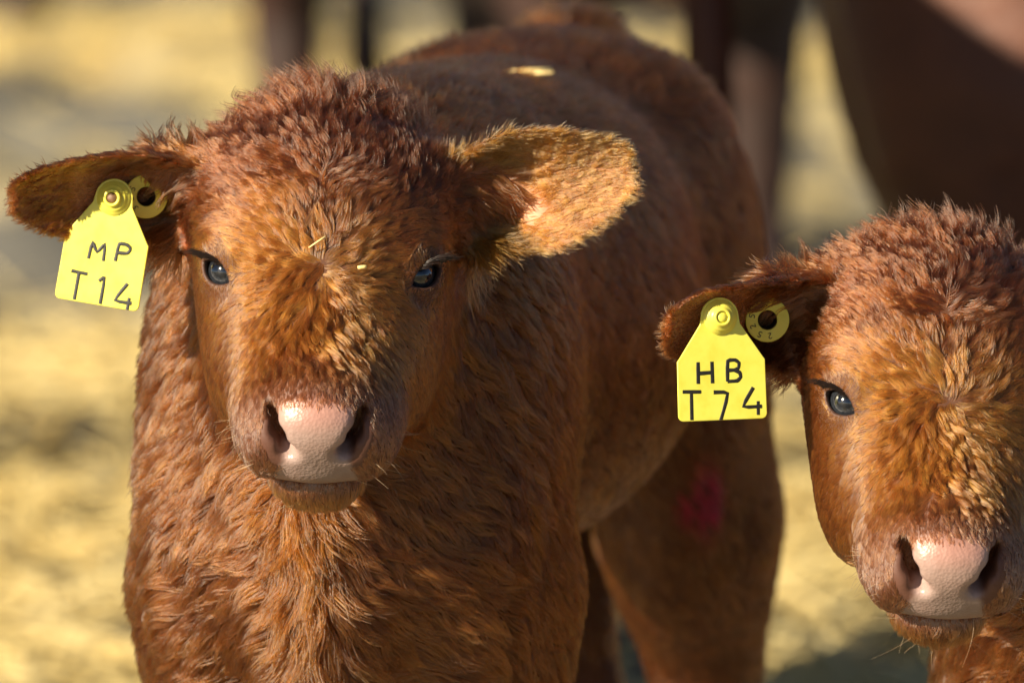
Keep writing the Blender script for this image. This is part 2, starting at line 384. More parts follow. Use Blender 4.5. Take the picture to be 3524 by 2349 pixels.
def bounded(P, c, rad, fn):
    d = np.sqrt(((P-np.asarray(c, np.float32))**2).sum(1))
    out = d-rad*0.85; m = d < rad
    if m.any(): out[m] = fn(P[m])
    return out.astype(np.float32)
def make_calf(cfg):
    H = cfg['head']; R = cfg['R']; B = cfg['body']; ears = cfg['ears']
    Rf = R.astype(np.float32); Hf = H.astype(np.float32)
    nk0 = H+R@np.array([0, -0.055, -0.075]); nk1 = B['o']+B['R']@np.array([0, 0.15, 0.690])
    th0 = H+R@np.array([0, -0.010, -0.115]); th1 = B['o']+B['R']@np.array([0, 0.07, 0.62])
    Hc = H+R@np.array([0, 0.005, -0.055])
    def parts(P):
        P = P.astype(np.float32)
        hd = bounded(P, Hc, 0.215, lambda X: head_sdf((X-Hf)@Rf))
        bd, bq = body_sdf(P, B)
        nk = su(cone(P, nk0, nk1, 0.066, 0.105), cone(P, th0, th1, 0.036, 0.085), 0.05)
        bd = su(bd, nk, 0.07)
        es = [bounded(P, e['base']+e['R'][:, 0]*0.045, 0.12, lambda X, e=e: ear_sdf(X, e)[0]) for e in ears]
        eb = [cone(P, e['base']-e['R'][:, 0]*0.022-e['R'][:, 2]*0.004, e['base']+e['R'][:, 0]*0.026-e['R'][:, 2]*0.016, 0.024, 0.012) for e in ears]
        return hd, bd, es, eb
    def sdf(P):
        hd, bd, es, eb = parts(P)
        d = su(hd, bd, 0.03)
        for e, b in zip(es, eb):
            d = su(d, su(e, b, 0.018), 0.018)
        return d
    w = 0.205
    xs = axis(min(B['lo'][0], H[0]-0.25), max(B['hi'][0], H[0]+0.25), H[0]-w, H[0]+w, 0.0020, 0.011)
    ys = axis(H[1]-0.20, B['hi'][1], H[1]-0.155, H[1]+0.13, 0.0019, 0.012)
    zs = axis(-0.02, 1.0, H[2]-0.19, H[2]+0.115, 0.0019, 0.011)
    V, Q = surface_nets(sdf, xs, ys, zs)
    V, N = polish(sdf, V)
    V[:, 2] = np.maximum(V[:, 2], 0.0)
    q = (V-H)@R
    hd, bd, es, eb = parts(V)
    root = empty('calf', (float(B['o'][0]), float(B['o'][1]+0.5), 0.0))
    tag(root, cfg['label'], 'calf')
    body = mesh_obj('body', V, Q, M_HIDE, root)
    # ---- hide colours
    pad = pad_mask(q)*(hd < 0.006); lid = lid_mask(q)*(hd < 0.006)
    brown = np.array([0.10, 0.036, 0.014]); pink = np.array([0.46, 0.315, 0.275]); lidc = np.array([0.055, 0.027, 0.020])
    grey = np.array([0.335, 0.25, 0.225])
    mo = vnoise(q*70)[:, :1]*0.5+0.5
    c = np.tile(brown, (len(V), 1))
    mz = sstep(0.085, 0.12, q[:, 1])*(hd < 0.006)
    c = lerp(c, np.array([0.125, 0.052, 0.033]), mz[:, None])
    c = lerp(c, lerp(pink, grey, np.clip(mo*0.9+sstep(-0.035, -0.065, q[:, 2])[:, None]*0.5, 0, 1)), pad[:, None])  # random mottling; the greyer lower half is shade put into the colour
    rim = pad*0+sstep(-0.026, -0.010, q[:, 2])*sstep(0.115, 0.13, q[:, 1])*(hd < 0.006)
    c = lerp(c, np.array([0.55, 0.22, 0.15]), np.clip(rim, 0, 1)[:, None]*0.5)
    c = lerp(c, lidc, lid[:, None])
    for e in ears:
        _, s, t, cc = ear_sdf(V.astype(np.float32), e)
        m = ((cc > 0)*(s > 0.05)*(s < 1.0)*(np.abs(t) < 1.1)*(hd > 0.004)).astype(float)
        c = lerp(c, np.array([0.34, 0.15, 0.07]), (m*0.8)[:, None])
        if e.get('bare') is not None:
            g = m*np.exp(-((s-e['bare'][0])/0.085)**2-((t-e['bare'][1])/0.26)**2)
            c = lerp(c, np.array([0.62, 0.34, 0.22]), np.clip(g*1.5, 0, 1)[:, None])
    c = np.where((V[:, 2] < 0.045)[:, None], np.array([0.05, 0.04, 0.035]), c)
    a = body.data.attributes.new('hide_color', 'FLOAT_COLOR', 'POINT')
    a.data.foreach_set('color', np.concatenate([c, np.ones((len(c), 1))], 1).astype(np.float32).ravel())
    a = body.data.attributes.new('wet', 'FLOAT', 'POINT')
    a.data.foreach_set('value', np.clip(pad+lid*0.8+mz*0.35, 0, 1).astype(np.float32))
    cfg.update(root=root, bodyobj=body, sdf=sdf, parts=parts, V=V, Q=Q, N=N)
    make_eyes(cfg)
    make_fur(cfg)
    cfg['bvh'] = BVHTree.FromPolygons([Vector(v) for v in V.tolist()], Q.tolist())
    return cfg

def pad_mask(q):
    u = np.abs(q[:, 0]); f = q[:, 1]; n = q[:, 2]
    half = np.interp(-n, [0.0, 0.008, 0.016, 0.026, 0.036, 0.046, 0.056, 0.070, 0.074], [0.0, 0.012, 0.0265, 0.026, 0.0215, 0.0195, 0.0235, 0.027, 0.02])
    m = sstep(0.0025, -0.0025, u-half)*sstep(0.118, 0.126, f)*sstep(-0.0735, -0.070, n)*sstep(-0.006, -0.012, n)
    lip = sstep(0.022, 0.016, u)*sstep(-0.0815, -0.0775, n)*sstep(-0.0715, -0.0725, n)*sstep(0.115, 0.125, f)
    return np.clip(m+lip*0.5, 0, 1)
def lid_mask(q):
    p = q.copy(); p[:, 0] = np.abs(p[:, 0]); e = p-EYE
    ea, eb, ec = e@EYE_A, e@EYE_B, e@EYE_OUT
    lens = np.abs(eb+0.0010)-0.0066*(1-(ea/0.0128)**2)
    r = np.linalg.norm(e, axis=1)
    return sstep(0.0016, 0.0002, lens)*(ec > 0)*(r < 0.022)

def make_eyes(cfg):
    H, R, root = cfg['head'], cfg['R'], cfg['root']
    for sgn in (-1, 1):
        S = np.array([sgn, 1, 1.0])
        c = H+R@(EYE*S); out = R@(EYE_OUT*S); ax = R@(EYE_A*S); up = R@(EYE_B*S)
        # the gaze turns a little forwards of the orbit axis
        gz = norm(out+np.array([0, -1, 0])*0.15)
        gx = norm(ax-gz*(ax@gz)); gy = np.cross(gz, gx); gy = gy*np.sign(gy@up)
        nu, nv = 48, 33
        vs, fs, cols = [], [], []
        for j in range(nv):
            th = math.pi*j/(nv-1)
            for i in range(nu):
                ph = 2*math.pi*i/nu
                rr = EYE_R-0.0003+0.0011*math.exp(-(th/0.55)**2)
                vs.append(c+rr*(math.cos(th)*gz+math.sin(th)*(math.cos(ph)*gx+math.sin(ph)*gy)))
                x, y = math.sin(th)*math.cos(ph), math.sin(th)*math.sin(ph)
                pup = (x/0.42)**2+(y/0.24)**2 < 1 and th < 1.2
                cols.append((0.004, 0.005, 0.008, 1) if pup else ((0.030, 0.034, 0.041, 1) if th < 0.86 else ((0.008, 0.008, 0.009, 1) if th < 0.96 else (0.16, 0.13, 0.11, 1))))
        for j in range(nv-1):
            for i in range(nu):
                fs.append((j*nu+i, (j+1)*nu+i, (j+1)*nu+(i+1) % nu, j*nu+(i+1) % nu))
        o = mesh_obj('eye', np.array(vs), np.array(fs), M_EYE, root)
        a = o.data.attributes.new('eye_color', 'FLOAT_COLOR', 'POINT')
        a.data.foreach_set('color', np.array(cols, np.float32).ravel())
        # lashes on the upper lid
        pts, rad = [], []
        r2 = np.random.default_rng(3)
        for k in range(130):
            ea = r2.uniform(-0.0122, 0.006); eb = 0.0066*(1-(ea/0.0128)**2)-0.0006
            root_l = np.array([ea, eb]); ec = math.sqrt(max(1e-8, (EYE_R+0.0020)**2-ea*ea-eb*eb))
            p = c+ax*ea+up*eb+out*ec
            L = r2.uniform(0.011, 0.019)*(1.0 if ea < 0.003 else 0.6)
            d1 = norm(out*0.65+up*0.18+ax*(-0.62+10*ea)+r2.normal(0, 0.08, 3)); d2 = norm(d1-up*0.55-ax*0.25+np.array([0, 0, -0.2]))
            q = [p+L*(s*d1*(1-0.45*s)+s*s*0.45*d2) for s in np.linspace(0, 1, 5)]
            pts.append(q); rad.append(np.linspace(0.00028, 0.00006, 5))
        curves_obj('eyelashes', np.array(pts), np.array(rad), None, M_LASH, root)

def curves_obj(name, pts, rad, cols, material, root, attr='fur_color'):
    n, k = pts.shape[:2]
    hc = bpy.data.hair_curves.new(name)
    hc.add_curves([k]*n)
    hc.attributes['position'].data.foreach_set('vector', pts.astype(np.float32).ravel())
    ra = hc.attributes.get('radius') or hc.attributes.new('radius', 'FLOAT', 'POINT')
    ra.data.foreach_set('value', rad.astype(np.float32).ravel())
    if cols is not None:
        ca = hc.attributes.new(attr, 'FLOAT_COLOR', 'CURVE')
        ca.data.foreach_set('color', np.concatenate([cols, np.ones((n, 1))], 1).astype(np.float32).ravel())
    hc.materials.append(material)
    o = bpy.data.objects.new(name, hc); COL.objects.link(o)
    if root is not None: adopt(o, root)
    o['kind'] = 'stuff'
    return o

# ------------------------------------------------------------------ fur
def make_fur(cfg):
    H, R, B, ears, root = cfg['head'], cfg['R'], cfg['body'], cfg['ears'], cfg['root']
    V, Q, N = cfg['V'], cfg['Q'], cfg['N']
    r = np.random.default_rng(cfg['seed'])
    T = np.concatenate([Q[:, [0, 1, 2]], Q[:, [0, 2, 3]]])
    A = 0.5*np.linalg.norm(np.cross(V[T[:, 1]]-V[T[:, 0]], V[T[:, 2]]-V[T[:, 0]]), axis=1)
    C = V[T].mean(1); CN = norm(N[T].sum(1))
    hdc, bdc, esc, ebc = cfg['parts'](C)
    earc = np.minimum.reduce(esc)
    is_ear = (earc < 0.004) & (hdc > 0.004)
    is_head = (hdc < 0.010) & ~is_ear
    # strands per square metre
    toward = (CN@norm(np.array(CAM)-H))
    dens = np.where(is_head, 1.15e6, np.where(is_ear, 1.2e6, 3.0e5))
    dens = np.where(is_head | is_ear, dens*np.where(toward < -0.25, 0.35, 1), dens*np.where(C[:, 2] < 0.40, 0.25, 1)*np.where(toward < -0.3, 0.4, 1)*np.where((C[:, 1]-H[1]) > 0.42, 0.55, 1))
    qc = (C-H)@R
    pad = pad_mask(qc)*is_head; lid = lid_mask(qc)*is_head
    dens = dens*np.clip(1-pad*1.0, 0, 1)*(lid < 0.3)*(C[:, 2] > 0.06)
    pc = qc.copy(); pc[:, 0] = np.abs(pc[:, 0])
    nost = np.minimum(np.linalg.norm((pc-np.array([0.023, 0.135, -0.030]))/np.array([0.011, 0.02, 0.014]), axis=1), 9)
    nost2 = np.linalg.norm((pc-np.array([0.019, 0.135, -0.041]))/np.array([0.011, 0.02, 0.010]), axis=1)
    dens = np.where(is_head & ((nost < 1) | (nost2 < 1)), 0, dens)
    for e in ears:
        if e.get('bare') is not None:
            _, s, t, cc = ear_sdf(C.astype(np.float32), e)
            g = np.exp(-((s-e['bare'][0])/0.085)**2-((t-e['bare'][1])/0.26)**2)*(cc > 0)*is_ear
            dens = dens*(1-np.clip(g*1.6, 0, 0.93))
    cnt = r.poisson(dens*A*FUR*cfg.get('fur', 1.0))
    tri = np.repeat(np.arange(len(T)), cnt); n = len(tri)
    u, v = r.random(n), r.random(n); fl = u+v > 1; u[fl], v[fl] = 1-u[fl], 1-v[fl]
    w = np.stack([1-u-v, u, v], 1)
    P = (V[T[tri]]*w[:, :, None]).sum(1); NN = norm((N[T[tri]]*w[:, :, None]).sum(1))
    q = (P-H)@R; pq = q.copy(); pq[:, 0] = np.abs(pq[:, 0])
    hd, bd, es, eb = cfg['parts'](P)
    head_w = sstep(0.016, 0.001, hd)
    # --- fields on the head
    whorl = np.array([0.0, 0.026, 0.002])
    dirh = q-whorl
    tuft = np.array([0.0, -0.052, 0.015])                       # second parting on the forehead
    dist_t = np.linalg.norm((q-tuft), axis=1)
    wt = sstep(0.060, 0.020, dist_t)*0.5
    dirh = norm(dirh)*(1-wt)[:, None]+norm(q-tuft)*wt[:, None]
    side = sstep(0.045, 0.065, pq[:, 0])
    sweep = np.stack([np.sign(q[:, 0])*0.5, np.where(q[:, 1] > -0.02, 0.1, -0.6), -0.75+0*q[:, 0]], 1)
    muz = sstep(0.075, 0.115, q[:, 1])
    dirh = lerp(dirh, sweep, (side*0.6)[:, None])
    # round the eye the coat parts and runs past it
    e = pq-EYE; re = np.linalg.norm(e, axis=1); er = norm(e)*np.array([1, 1, 1.0]); er[:, 0] *= np.sign(q[:, 0])
    dirh = lerp(dirh, er, (sstep(0.032, 0.018, re)*0.9)[:, None])
    D = dirh@R.T
    fore = sstep(0.005, -0.045, q[:, 1])*sstep(-0.085, -0.03, q[:, 2])
    poll = sstep(-0.085, -0.12, q[:, 1])*cfg.get('tuft', 1.0)
    mid = sstep(0.050, 0.018, pq[:, 0])*sstep(-0.03, 0.0, q[:, 1])*sstep(0.115, 0.085, q[:, 1])*sstep(-0.05, -0.02, q[:, 2])
    Lh = 0.0058+0.0070*fore+0.011*poll+0.0090*mid-0.0022*muz-0.0006*side*(1-fore)
    Lh = Lh*np.where(re < 0.028, lerp(0.30, 1.0, sstep(0.018, 0.028, re)), 1)
    chin = muz*sstep(-0.079, -0.092, q[:, 2])
    Lh = Lh+0.004*chin
    lift_h = 0.15+0.10*muz+0.45*poll+0.17*fore+0.03*mid+0.10*chin       # how far the hair stands off
    curl_h = 0.25*fore+0.35*poll+0.30*mid
    # --- fields on the body
    bq = (P-B['o'])@B['R']
    dirb = np.stack([np.sign(bq[:, 0])*0.35, 0.55+0*bq[:, 0], -0.75+0*bq[:, 0]], 1)
    front = sstep(0.16, 0.04, bq[:, 1])
    dirb = lerp(dirb, np.stack([np.sign(bq[:, 0])*sstep(0, .03, np.abs(bq[:, 0]))*0.75, 0*bq[:, 0], -0.65+0*bq[:, 0]], 1), front[:, None])
    back = sstep(0.78, 0.82, bq[:, 2])
    dirb = lerp(dirb, np.array([0.0, 1.0, 0.05]), back[:, None]*0.7)
    dirb = dirb@B['R'].T
    brisket = np.exp(-(bq[:, 0]/0.020)**2)*sstep(0.12, 0.03, bq[:, 1])*sstep(0.66, 0.58, bq[:, 2])
    Lb = 0.0125+0.007*front+0.012*brisket+0.010*np.exp(-((bq[:, 1]-0.93)/0.06)**2-((bq[:, 2]-0.84)/0.04)**2)
    Lb = Lb+0.003*back
    D = lerp(dirb, D, head_w[:, None]); L = lerp(Lb, Lh, head_w)
    lift = lerp(0.20+0.12*front+0.25*brisket+0.22*back, lift_h, head_w); curl = lerp(0.12+0.10*front, curl_h, head_w)
    # --- colours
    tone = vnoise(P*28)[:, 0]*0.5+vnoise(P*90)[:, 1]*0.4
    red = np.array([0.082, 0.020, 0.0050])*cfg.get('tint', 1.0); gold = np.array([0.205, 0.053, 0.0075])*cfg.get('tint', 1.0); dark = np.array([0.055, 0.015, 0.006]); mauve = np.array([0.14, 0.052, 0.024])
    colh = lerp(gold, red, np.clip(sstep(0.03, -0.05, q[:, 1])*1.0, 0, 1)[:, None])
    colh = lerp(colh, gold*1.05, (sstep(0.035, 0.02, np.linalg.norm(q-whorl, axis=1))*0.4)[:, None])
    colh = lerp(colh, mauve, (muz*0.8*(1-chin))[:, None]); colh = lerp(colh, np.array([0.26, 0.085, 0.022]), (chin*0.7)[:, None])
    colb = lerp(np.array([0.130, 0.034, 0.0062]), gold*0.75, np.clip(brisket*0.8, 0, 1)[:, None])
    colr = colb.copy()
    colb = colr
    for (mx, my, mz_, mr) in cfg.get('marks', []):
        g = np.exp(-(((P[:, 0]-mx)/mr[0])**2+((P[:, 1]-my)/mr[1])**2+((P[:, 2]-mz_)/mr[2])**2))
        colb = lerp(colb, np.array([0.95, 0.004, 0.03]), np.clip(g*3.0, 0, 1)[:, None])
    col = lerp(colb, colh, head_w[:, None])
    rad = lerp(0.00036, 0.00025, head_w)
    clump = lerp(0.30+0.28*front, 0.32+0.38*np.clip(fore*0.7+poll*0.8+mid*1.3, 0, 1.35), head_w)
    # --- ears
    for ei, ear in enumerate(ears):
        sd, s, t, cc = ear_sdf(P.astype(np.float32), ear)
        m = sstep(0.006, 0.002, sd)*sstep(0.000, 0.006, hd)
        a, b, c = ear['R'][:, 0], ear['R'][:, 1], ear['R'][:, 2]
        de = a[None, :]*0.9+b[None, :]*(t*0.55)[:, None]
        inner = (cc > 0)*1.0
        Le = 0.0062+0.005*inner*sstep(0.5, 0.15, s)+0.0025*(np.abs(t) > 0.85)
        lf = 0.18+0.08*inner+0.20*inner*sstep(0.4, 0.1, s)
        ce = lerp(np.array([0.12, 0.036, 0.010]), np.array([0.25, 0.085, 0.016]) if ear['R'][0, 0] > 0 else np.array([0.13, 0.036, 0.008]), inner[:, None])  # left-pointing ears get a darker inner coat, their shade put into the colour
        D = lerp(D, de, m[:, None]); L = lerp(L, Le, m); lift = lerp(lift, lf, m); curl = lerp(curl, 0.22+0*curl, m)
        col = lerp(col, ce, m[:, None]); rad = lerp(rad, 0.00023, m); clump = lerp(clump, 0.30, m)
        # ragged tufts hanging off the ear root
        tb = m*sstep(0.26, 0.06, s)*sstep(-0.35, -0.8, t)
        D = lerp(D, np.array([0.0, -0.25, -1.0]), (tb*0.9)[:, None]); L = L+0.022*tb*ear.get('tuft', 1.0); lift = lift+0.1*tb
    for (tx, tz) in cfg.get('tags', []):                          # the coat lies flat behind a hanging tag
        m = (np.abs(P[:, 0]-tx) < 0.026)*(P[:, 2] < tz+0.014)*(P[:, 2] > tz-0.072)*(head_w < 0.5)*(np.abs(P[:, 1]-H[1]) < 0.14)
        L = np.where(m, L*0.45, L); lift = np.where(m, 0.08, lift)
    # --- tangent directions with swirl noise
    swirl = vnoise(P*34)*0.36+vnoise(P*120+7)*0.30+vnoise(P*60+3)*(1.1*np.exp(-(np.minimum(np.linalg.norm(q-whorl, axis=1), dist_t)/0.014)**2))[:, None]
    D = norm(D)+swirl*lerp(0.95, 0.75+0.40*np.clip(fore+poll+mid, 0, 1), head_w)[:, None]
    D = norm(D-NN*(D*NN).sum(1, keepdims=True))
    # --- clumps
    ncl = max(64, n//26)
    pick = r.choice(n, ncl, replace=False)
    kd = kdtree.KDTree(ncl)
    for i, k in enumerate(pick): kd.insert(P[k], i)
    kd.balance()
    near = np.fromiter((kd.find(p)[1] for p in P.tolist()), dtype=np.int64, count=n)
    lead = pick[near]
    mix = np.clip(clump*0.95, 0, 0.8)
    D = norm(lerp(D, D[lead], mix[:, None])); L = lerp(L, L[lead], 0.5)*r.uniform(0.7, 1.18, n)
    clr = r.uniform(0.62, 1.42, ncl)[near]*r.uniform(0.5, 1.6, n)*(1+0.4*tone)
    col = np.clip(col*clr[:, None], 0.0015, 0.9)
    liftn = np.clip(lift*r.uniform(0.6, 1.4, n)*(0.75+0.5*r.random(ncl)[near]), 0.03, 1.0)
    K = 6
    st = np.linspace(0, 1, K)
    side_v = np.cross(NN, D)
    ph = (r.random(ncl)*6.283)[near]; fr = r.uniform(3.5, 6.5, ncl)[near]
    toC = P[lead]-P
    dist = np.linalg.norm(toC, axis=1)
    toC = toC*np.minimum(1, 0.9*L/np.maximum(dist, 1e-6))[:, None]
    pts = np.empty((n, K, 3))
    for j, s in enumerate(st):
        out = liftn*(s-0.45*s*s*(1.0-liftn))+0.02*s
        along = np.sqrt(np.maximum(0.05, 1-liftn**2*0.6))*s
        pj = P+L[:, None]*(NN*out[:, None]+D*along[:, None])
        pj = pj+toC*(clump*s**1.4)[:, None]
        pj = pj+side_v*(L*curl*0.42*(np.sin(fr*s+ph)-np.sin(ph))*s**0.6)[:, None]
        pj = pj+NN*(L*curl*0.18*(np.cos(fr*s+ph)-np.cos(ph))*s)[:, None]
        pts[:, j] = pj
    rr = rad[:, None]*np.array([1.0, 1.0, 0.92, 0.78, 0.52, 0.12])[None, :]*r.uniform(0.75, 1.2, n)[:, None]
    curves_obj('coat', pts, rr, col, M_FUR, root)
    print('strands', n)
    # --- whiskers on the lips and chin
    wp, wr = [], []
    for sgn in (-1, 1):
        for k in range(34):
            f = r.uniform(0.098, 0.136); nn = r.uniform(-0.066, -0.046); d0 = np.array([sgn*1.0, 0.25, -0.25])
            if k % 3 == 0: f, nn, d0 = r.uniform(0.105, 0.132), -0.095, np.array([sgn*0.5, 0.5, -0.8])
            src = np.array([sgn*0.07, f, nn]) if k % 3 else np.array([sgn*r.uniform(0, 0.02), f, -0.14])
            aim = np.array([-sgn, 0, 0.0]) if k % 3 else np.array([0, 0, 1.0])
            p = src.copy(); ok = False
            for _ in range(60):
                dd = float(head_sdf(p[None].astype(np.float32))[0])
                if dd < 0.0004: ok = True; break
                p = p+aim*max(dd*0.8, 0.0004)
            if not ok: continue
            d = norm(d0+r.normal(0, 0.45, 3)); L1 = r.uniform(0.004, 0.013) if k % 6 else r.uniform(0.014, 0.024)
            bend = r.normal(0, 0.45, 3)+np.array([0, 0.0, -0.2])
            wp.append([H+R@(p+d*L1*s+bend*L1*s*s*0.5) for s in np.linspace(0, 1, 6)]); wr.append(np.linspace(0.00011, 0.00004, 6))
    curves_obj('whiskers', np.array(wp), np.array(wr), None, M_WHISK, root)

def body_frame(ox, oy, yaw, dz=0.0):
    R = np.array(Matrix.Rotation(yaw, 3, 'Z')); o = np.array([ox, oy, dz])
    pts = np.array([o+R@np.array([x, y, 0]) for x in (-0.24, 0.24) for y in (-0.05, 1.1)])
    return dict(o=o, R=R, lo=pts.min(0), hi=pts.max(0))

def ear(H, base, a, c, L, top, bot, curl, bow=0.0, bare=None, tuft=1.0):
    return dict(base=H+np.array(base), R=ear_frame(np.array(a, float), np.array(c, float)), L=L, s=EAR_S, top=top, bot=bot, curl=curl, bow=bow, bare=bare, tuft=tuft)

# first calf: facing the camera, body running back to the right
H1 = np.array([-0.115, 0.0, 0.782]); R1 = head_frame(math.radians(0), math.radians(43), math.radians(1))
calf_a = dict(head=H1, R=R1, seed=11, body=body_frame(-0.120, 0.075, math.radians(-10), 0.012),
    label='red-brown calf wearing the yellow MP T14 ear tag, body running back behind its head',
    ears=[ear(H1, (-0.076, 0.075, 0.028), (-0.96, -0.14, 0.045), (0.22, -0.86, -0.45), 0.118,
              [0.020, 0.022, 0.027, 0.031, 0.031, 0.027, 0.021, 0.015, 0.009, 0.004], [-0.022, -0.030, -0.036, -0.039, -0.039, -0.034, -0.026, -0.017, -0.009, -0.004], (0.020, 0.012), 0.05),
          ear(H1, (0.080, 0.070, 0.022), (1.0, 0.05, 0.14), (-0.25, -0.97, 0.0), 0.112,
              [0.020, 0.024, 0.031, 0.036, 0.036, 0.031, 0.025, 0.018, 0.011, 0.005], [-0.024, -0.032, -0.038, -0.042, -0.044, -0.036, -0.026, -0.017, -0.010, -0.004], (0.025, 0.014), 0.03, bare=(0.38, -0.28))],
    tags=[(-0.240, 0.806)], marks=[(0.134, 0.90, 0.545, (0.008, 0.3, 0.018)), (0.117, 0.90, 0.538, (0.004, 0.3, 0.009))])
make_calf(calf_a)

# second calf: farther to the right, head a little lower
H2 = np.array([0.262, -0.03, 0.7035]); R2 = head_frame(math.radians(3), math.radians(43), math.radians(3))
calf_b = dict(head=H2, R=R2, seed=23, fur=0.95, tint=1.15, tuft=0.7, tags=[(0.1245, 0.738)], body=body_frame(0.375, 0.09, math.radians(-16), -0.045),
    label='orange-brown calf wearing the yellow HB T74 ear tag, only part of its head in view',
    ears=[ear(H2, (-0.074, 0.070, 0.036), (-0.84, -0.50, -0.01), (0.45, -0.78, -0.36), 0.118,
              [0.020, 0.022, 0.026, 0.029, 0.030, 0.028, 0.024, 0.018, 0.011, 0.006], [-0.022, -0.030, -0.036, -0.039, -0.040, -0.037, -0.030, -0.021, -0.012, -0.006], (0.022, 0.010), 0.03),
          ear(H2, (0.080, 0.070, 0.022), (1.0, 0.10, 0.05), (-0.2, -0.97, 0.0), 0.108,
              [0.020, 0.024, 0.031, 0.036, 0.036, 0.031, 0.025, 0.018, 0.011, 0.005], [-0.024, -0.032, -0.038, -0.042, -0.044, -0.036, -0.026, -0.017, -0.010, -0.004], (0.017, 0.012), 0.03)])
make_calf(calf_b)

# ------------------------------------------------------------------ ear tags
def extrude(name, outline, depth, material, root, hole=None, bevel=0.0):
    """a plate from a 2-D outline (x right, z up) thickened along y; coordinates are local to the tag"""
    cu = bpy.data.curves.new(name, 'CURVE'); cu.dimensions = '2D'; cu.fill_mode = 'BOTH'
    for ring in ([outline] + ([hole] if hole is not None else [])):
        sp = cu.splines.new('POLY'); sp.points.add(len(ring)-1); sp.use_cyclic_u = True
        for p, (x, y) in zip(sp.points, ring): p.co = (x, y, 0, 1)
    cu.extrude = depth/2-bevel; cu.bevel_depth = bevel; cu.bevel_resolution = 2
    cu.offset = -bevel
    tmp = bpy.data.objects.new('tmp', cu); COL.objects.link(tmp)
    dg = bpy.context.evaluated_depsgraph_get(); me = bpy.data.meshes.new_from_object(tmp.evaluated_get(dg))
    bpy.data.objects.remove(tmp); me.name = name; me.materials.clear(); me.materials.append(material)
    o = bpy.data.objects.new(name, me); COL.objects.link(o)
    return o
def circle(cx, cy, r, n=48): return [(cx+r*math.cos(2*math.pi*i/n), cy+r*math.sin(2*math.pi*i/n)) for i in range(n)]
def lathe(name, prof, material, n=40):
    """profile of (radius, height) turned about the local z axis (out of the tag's face)"""
    vs, fs = [], []
    for r_, h in prof:
        for i in range(n): vs.append((r_*math.cos(2*math.pi*i/n), r_*math.sin(2*math.pi*i/n), h))
    for j in range(len(prof)-1):
        for i in range(n): fs.append((j*n+i, j*n+(i+1) % n, (j+1)*n+(i+1) % n, (j+1)*n+i))
    return mesh_obj(name, vs, fs, material)
GLYPH = {   # strokes in a 1 x 1.4 box
    'M': [[(0, 0), (0.08, 1.4), (0.5, 0.5), (0.95, 1.4), (1.0, 0)]],
    'P': [[(0.05, 0), (0.1, 1.4), (0.65, 1.4), (0.95, 1.22), (0.98, 0.98), (0.8, 0.72), (0.1, 0.66)]],
    'T': [[(0, 1.4), (1.1, 1.36)], [(0.52, 1.36), (0.5, -0.2)]],
    '1': [[(0.15, 1.08), (0.52, 1.4), (0.5, -0.2)]],
    '4': [[(0.7, 1.4), (0.0, 0.3), (1.15, 0.32)], [(0.95, 0.62), (0.93, -0.15)]],
    '7': [[(0, 1.4), (1.0, 1.38), (0.42, -0.2)]],
    'H': [[(0, 0), (0.03, 1.4)], [(0.95, 0), (0.95, 1.4)], [(0.02, 0.66), (0.95, 0.7)]],
    'B': [[(0.0, 0.02), (0.03, 1.4), (0.6, 1.4), (0.86, 1.2), (0.8, 0.85), (0.5, 0.74), (0.05, 0.74)], [(0.5, 0.74), (0.88, 0.58), (0.95, 0.28), (0.7, 0.03), (0.0, 0.02)]],
    '5': [[(0.9, 1.4), (0.15, 1.4), (0.1, 0.8), (0.6, 0.85), (0.95, 0.5), (0.7, 0.05), (0.05, 0.08)]],
    '2': [[(0.05, 1.15), (0.45, 1.4), (0.9, 1.15), (0.75, 0.7), (0.05, 0.0), (1.0, 0.0)]],
    '6': [[(0.8, 1.35), (0.3, 1.1), (0.05, 0.5), (0.4, 0.0), (0.9, 0.2), (0.85, 0.6), (0.4, 0.75), (0.08, 0.5)]],
    '3': [[(0.05, 1.3), (0.5, 1.4), (0.9, 1.1), (0.45, 0.75), (0.95, 0.4), (0.5, 0.0), (0.05, 0.1)]],
}
def glyph(ch, x, y, w, h, stroke, z, rot=0.0, jit=None):
    """one drawn character as a flat rounded stroke lying on the tag's face"""
    cu = bpy.data.curves.new('character', 'CURVE'); cu.dimensions = '3D'
    cu.bevel_depth = stroke; cu.bevel_resolution = 2; cu.use_fill_caps = True
    cr, sr = math.cos(rot), math.sin(rot)
    for stx in GLYPH[ch]:
        pts = [np.array(p) for p in stx]; fine = []
        for a, b in zip(pts[:-1], pts[1:]):
            for t in (0, 0.34, 0.67): fine.append(a+(b-a)*t)
        fine.append(pts[-1]); fine = np.array(fine)
        sm = fine.copy(); sm[1:-1] = fine[1:-1]*0.7+(fine[:-2]+fine[2:])*0.15
        sp = cu.splines.new('POLY'); sp.points.add(len(sm)-1)
        for p, (gx, gy) in zip(sp.points, sm):
            lx, ly = gx*w, gy*h/1.4
            p.co = (x+lx*cr-ly*sr, y+lx*sr+ly*cr, 0, 1); p.radius = random.uniform(0.88, 1.1)
    tmp = bpy.data.objects.new('tmp', cu); COL.objects.link(tmp)
    dg = bpy.context.evaluated_depsgraph_get(); me = bpy.data.meshes.new_from_object(tmp.evaluated_get(dg))
    bpy.data.objects.remove(tmp)
    co = np.empty(len(me.vertices)*3, np.float32); me.vertices.foreach_get('co', co); co = co.reshape(-1, 3)
    co[:, 2] = co[:, 2]*(0.00016/stroke)+z
    me.vertices.foreach_set('co', co.ravel()); me.update()
    me.materials.clear(); me.materials.append(M_INK)
    o = bpy.data.objects.new('character', me); COL.objects.link(o)
    return o
